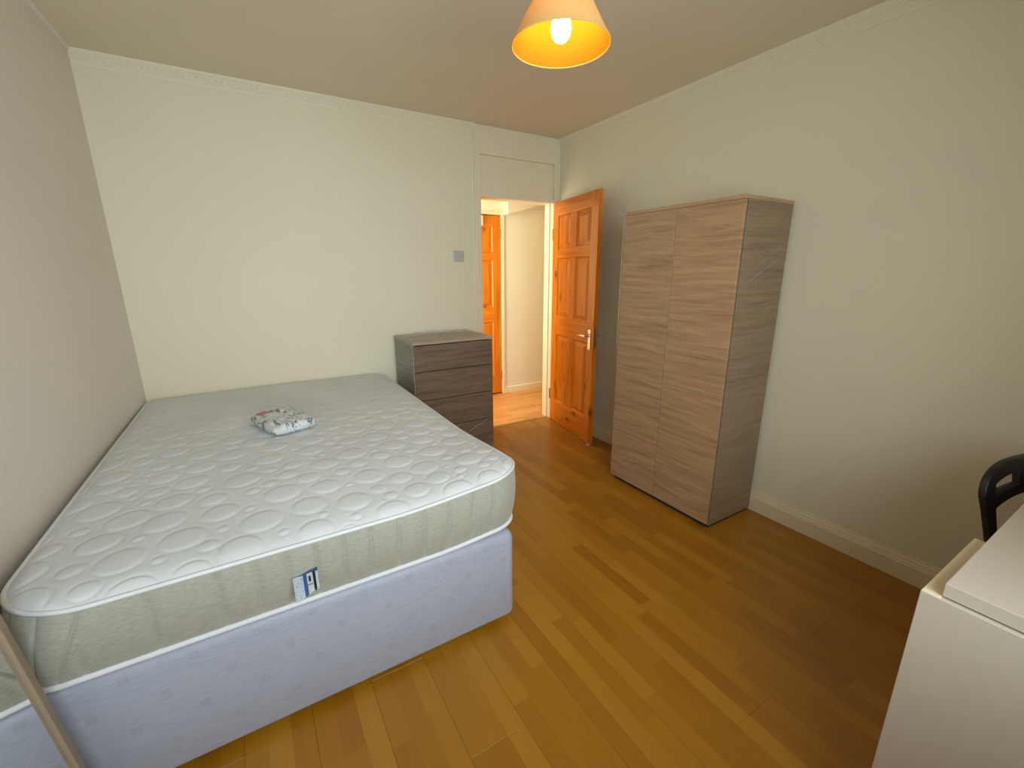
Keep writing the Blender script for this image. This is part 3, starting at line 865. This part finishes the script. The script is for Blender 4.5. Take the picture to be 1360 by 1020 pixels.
MB().box(1.245, 1.265, -.62, -.03, 0, .7415, .001, 1).build('side_panel', 'white_laminate', dk)

# ------------------------------------------------------------------ black chair behind the desk
CHA = R(-13)
co = Vector((1.925, .288)); ax = Vector((math.cos(CHA), math.sin(CHA)))
cc = co+ax*.21
chair = empty('plastic_chair', (cc.x+.20*math.sin(CHA), cc.y-.20*math.cos(CHA), 0), CHA, label='black plastic chair with a slotted backrest behind the white desk', cat='chair')
def lean(z): return .150+max(0, z-.45)*.20
def plate2d(outer, holes, th, bev, name):
    cu = bpy.data.curves.new('c', 'CURVE'); cu.dimensions = '2D'; cu.fill_mode = 'BOTH'; cu.extrude = th/2-bev; cu.bevel_depth = bev; cu.bevel_resolution = 2
    for pts in [outer]+holes:
        sp = cu.splines.new('POLY'); sp.points.add(len(pts)-1); sp.use_cyclic_u = True
        for p_, q in zip(sp.points, pts): p_.co = (q[0], q[1], 0, 1)
    o = bpy.data.objects.new('t', cu); COL.objects.link(o)
    me = bpy.data.meshes.new_from_object(o.evaluated_get(bpy.context.evaluated_depsgraph_get()))
    bpy.data.objects.remove(o); bpy.data.curves.remove(cu); me.name = name; return me
def topz(x): return .806-.10*(1-max(0, 1-(abs(x)/.21)**3)**.4545)
outer = []
for i in range(61):
    x_ = -.21*math.cos(math.pi*i/60); outer.append((x_, topz(x_)))
outer += [(.21-.045*(k/6)**.8, .706-(.706-.47)*k/6) for k in range(1, 7)]
outer += [(.135, .47)]
outer += [(.135+.005*k, .47+(.165)*k/6) for k in range(1, 6)]
inn = [(.165-.33*i/24, .668+.030*(1-abs(1-2*i/24)**2.2)) for i in range(25)]
outer += inn
outer += [(-.135-.005*(5-k), .47+.165*(5-k)/6) for k in range(5)]+[(-.135, .47)]
outer += [(-.21+.045*(1-k/6)**.8, .47+(.706-.47)*k/6) for k in range(0, 6)]
def slot(x0, x1):
    up = [(x0+(x1-x0)*i/12, topz(x0+(x1-x0)*i/12)-.034) for i in range(13)]
    dn = [(x1+(x0-x1)*i/12, topz(x1+(x0-x1)*i/12)-.084) for i in range(13)]
    return dn[::-1][::1] and (up[::-1]+[(p_[0], p_[1]) for p_ in dn[::-1]])
me = plate2d(outer, [slot(-.165, -.03), slot(.03, .165)], .022, .006, 'backrest')
for v in me.vertices:
    x_, z_, t_ = v.co
    v.co = (x_, lean(z_)+.0-.05*(x_/.21)**2*0-t_, z_)
link('backrest', me, 'black_plastic', chair, smooth=True)
st = loft([[(x, y, z) for x, y in poly_outline(-.21+d, .21-d, -.22+d, .20-d, [.05]*4)] for d, z in ((.006, .438), (0, .444), (0, .452), (.006, .458))])
st.build('seat', 'black_plastic', chair, smooth=True)
for sx in (-1, 1):
    MB().tube([(sx*.17, -.18, .44), (sx*.185, -.215, 0)], [.017, .012], 12).build('leg', 'black_plastic', chair, smooth=True)
    MB().tube([(sx*.18, .165, .48), (sx*.18, .155, .42), (sx*.19, .235, 0)], [.017, .017, .012], 12).build('leg', 'black_plastic', chair, smooth=True)

# ------------------------------------------------------------------ pendant lamp
lx, ly, lz = .915, 1.225, 2.066
lp = empty('pendant_lamp', (lx, ly, lz), label='cream cone pendant lampshade with a lit bulb hanging from the ceiling', cat='lamp')
r0, r1, hh = .148, .052, .175
MB().lathe([(r0, 0), (r1, hh)], 72).build('lamp_shade', 'shade_fabric', lp, smooth='all')
MB().lathe([(r0-.002, .0005), (r1-.002, hh)], 72).build('shade_lining', 'shade_lining', lp, smooth='all', label='glowing golden inside of the shade')
b = MB(); b.tube([(r0*math.cos(2*math.pi*i/72), r0*math.sin(2*math.pi*i/72), 0) for i in range(72)], .0022, 6, True); b.build('shade_rim', 'shade_fabric', lp, smooth='all')
b = MB().lathe([(0, 0), (.016, .004), (.026, .016), (.0305, .034), (.028, .052), (.020, .070), (.0135, .082), (.0135, .09)], 28, (0, 0, .008))
b.build('bulb', 'bulb_glow', lp, smooth='all')
MB().lathe([(0, 0), (.017, 0), (.019, .01), (.019, .045), (.008, .062), (0, .062)], 24, (0, 0, .098)).build('bulb_holder', 'white_plastic', lp, smooth=True)
b = MB()
for a in (0, 120, 240):
    b = MB(); b.tube([(.018*math.cos(R(a)), .018*math.sin(R(a)), .112), (.060*math.cos(R(a)), .060*math.sin(R(a)), .150)], .0015, 6)
    b.build('shade_carrier', 'white_plastic', lp)
MB().tube([(0, 0, .158), (0, 0, H-lz-.02)], .0032, 8).build('cord', 'white_plastic', lp)
MB().lathe([(0, 0), (.012, 0), (.030, .012), (.038, .028), (0, .028)], 28, (0, 0, H-lz-.028)).build('ceiling_rose', 'white_plastic', lp, smooth=True)

# ------------------------------------------------------------------ light switch
sw = empty('light_switch', (1.498, D, 1.527), label='square grey light switch on the back wall left of the doorway', cat='switch')
MB().box(-.043, .043, -.009, 0, -.043, .043, .003).build('switch_plate', 'switch_grey', sw)
MB().box(-.011, .011, -.014, -.008, -.014, .014, .002, rot=None).build('rocker', 'switch_grey', sw)
for s_ in (-1, 1): MB().lathe([(0, -.0012), (.0035, -.001), (.0035, .001), (0, .001)], 12).build('screw', 'chrome', sw, loc=(s_*.030, -.0095, 0), rot=(R(90), 0, 0))

# ------------------------------------------------------------------ leaning mirror by the left wall
ML, MW, FT = 1.62, .46, .024
tilt = math.atan(.101)
n0 = Vector((-0.89104841, -0.44487625, -0.09009909))
def mir_x(y, z): return (-n0.y*y-n0.z*(z-CAM_H))/n0.x
myR = 1.205
mr = empty('leaning_mirror', (mir_x(myR, 0), myR, 0), label='tall mirror with a thin brown frame leaning at the foot of the bed', cat='mirror')
mr.rotation_euler = (0, -tilt, 0)
# local: z up the mirror, -y towards the window, glass faces +x
MB().box(-.022, .004, -FT, 0, 0, ML, .003).build('frame_rail', 'frame_wood', mr)
MB().box(-.022, .004, -MW, -MW+FT, 0, ML, .003).build('frame_rail', 'frame_wood', mr)
MB().box(-.022, .004, -MW+FT, -FT, 0, FT, .003).build('frame_rail', 'frame_wood', mr)
MB().box(-.022, .004, -MW+FT, -FT, ML-FT, ML, .003).build('frame_rail', 'frame_wood', mr)
MB().box(-.016, -.004, -MW+FT-.004, -FT+.004, FT-.004, ML-FT+.004).build('mirror_glass', 'mirror_glass', mr)

# ------------------------------------------------------------------ small things
b = MB(); b.box(-.045, .045, -.035, 0, -.05, .05, .012, 3)
fx = empty('wall_chime', (2.192, YH-.0175, 1.925), label='small cream plastic box above the hall door, at the doorway edge', cat='chime')
b.build('cover', 'white_plastic', fx, smooth=True)
MB().box(-.03, .03, -.038, -.034, -.006, .006, .001).build('grille', 'hall_paint', fx)
me = pillow(.032, .022, .008, 14, 9, .003)
link('plastic_scrap', me, 'plastic_crease', None, smooth='all', loc=(2.29, 2.56, .001), rot=(0, 0, .5), label='crumpled scrap of clear plastic on the floor at the foot of the open door', cat='plastic scrap')
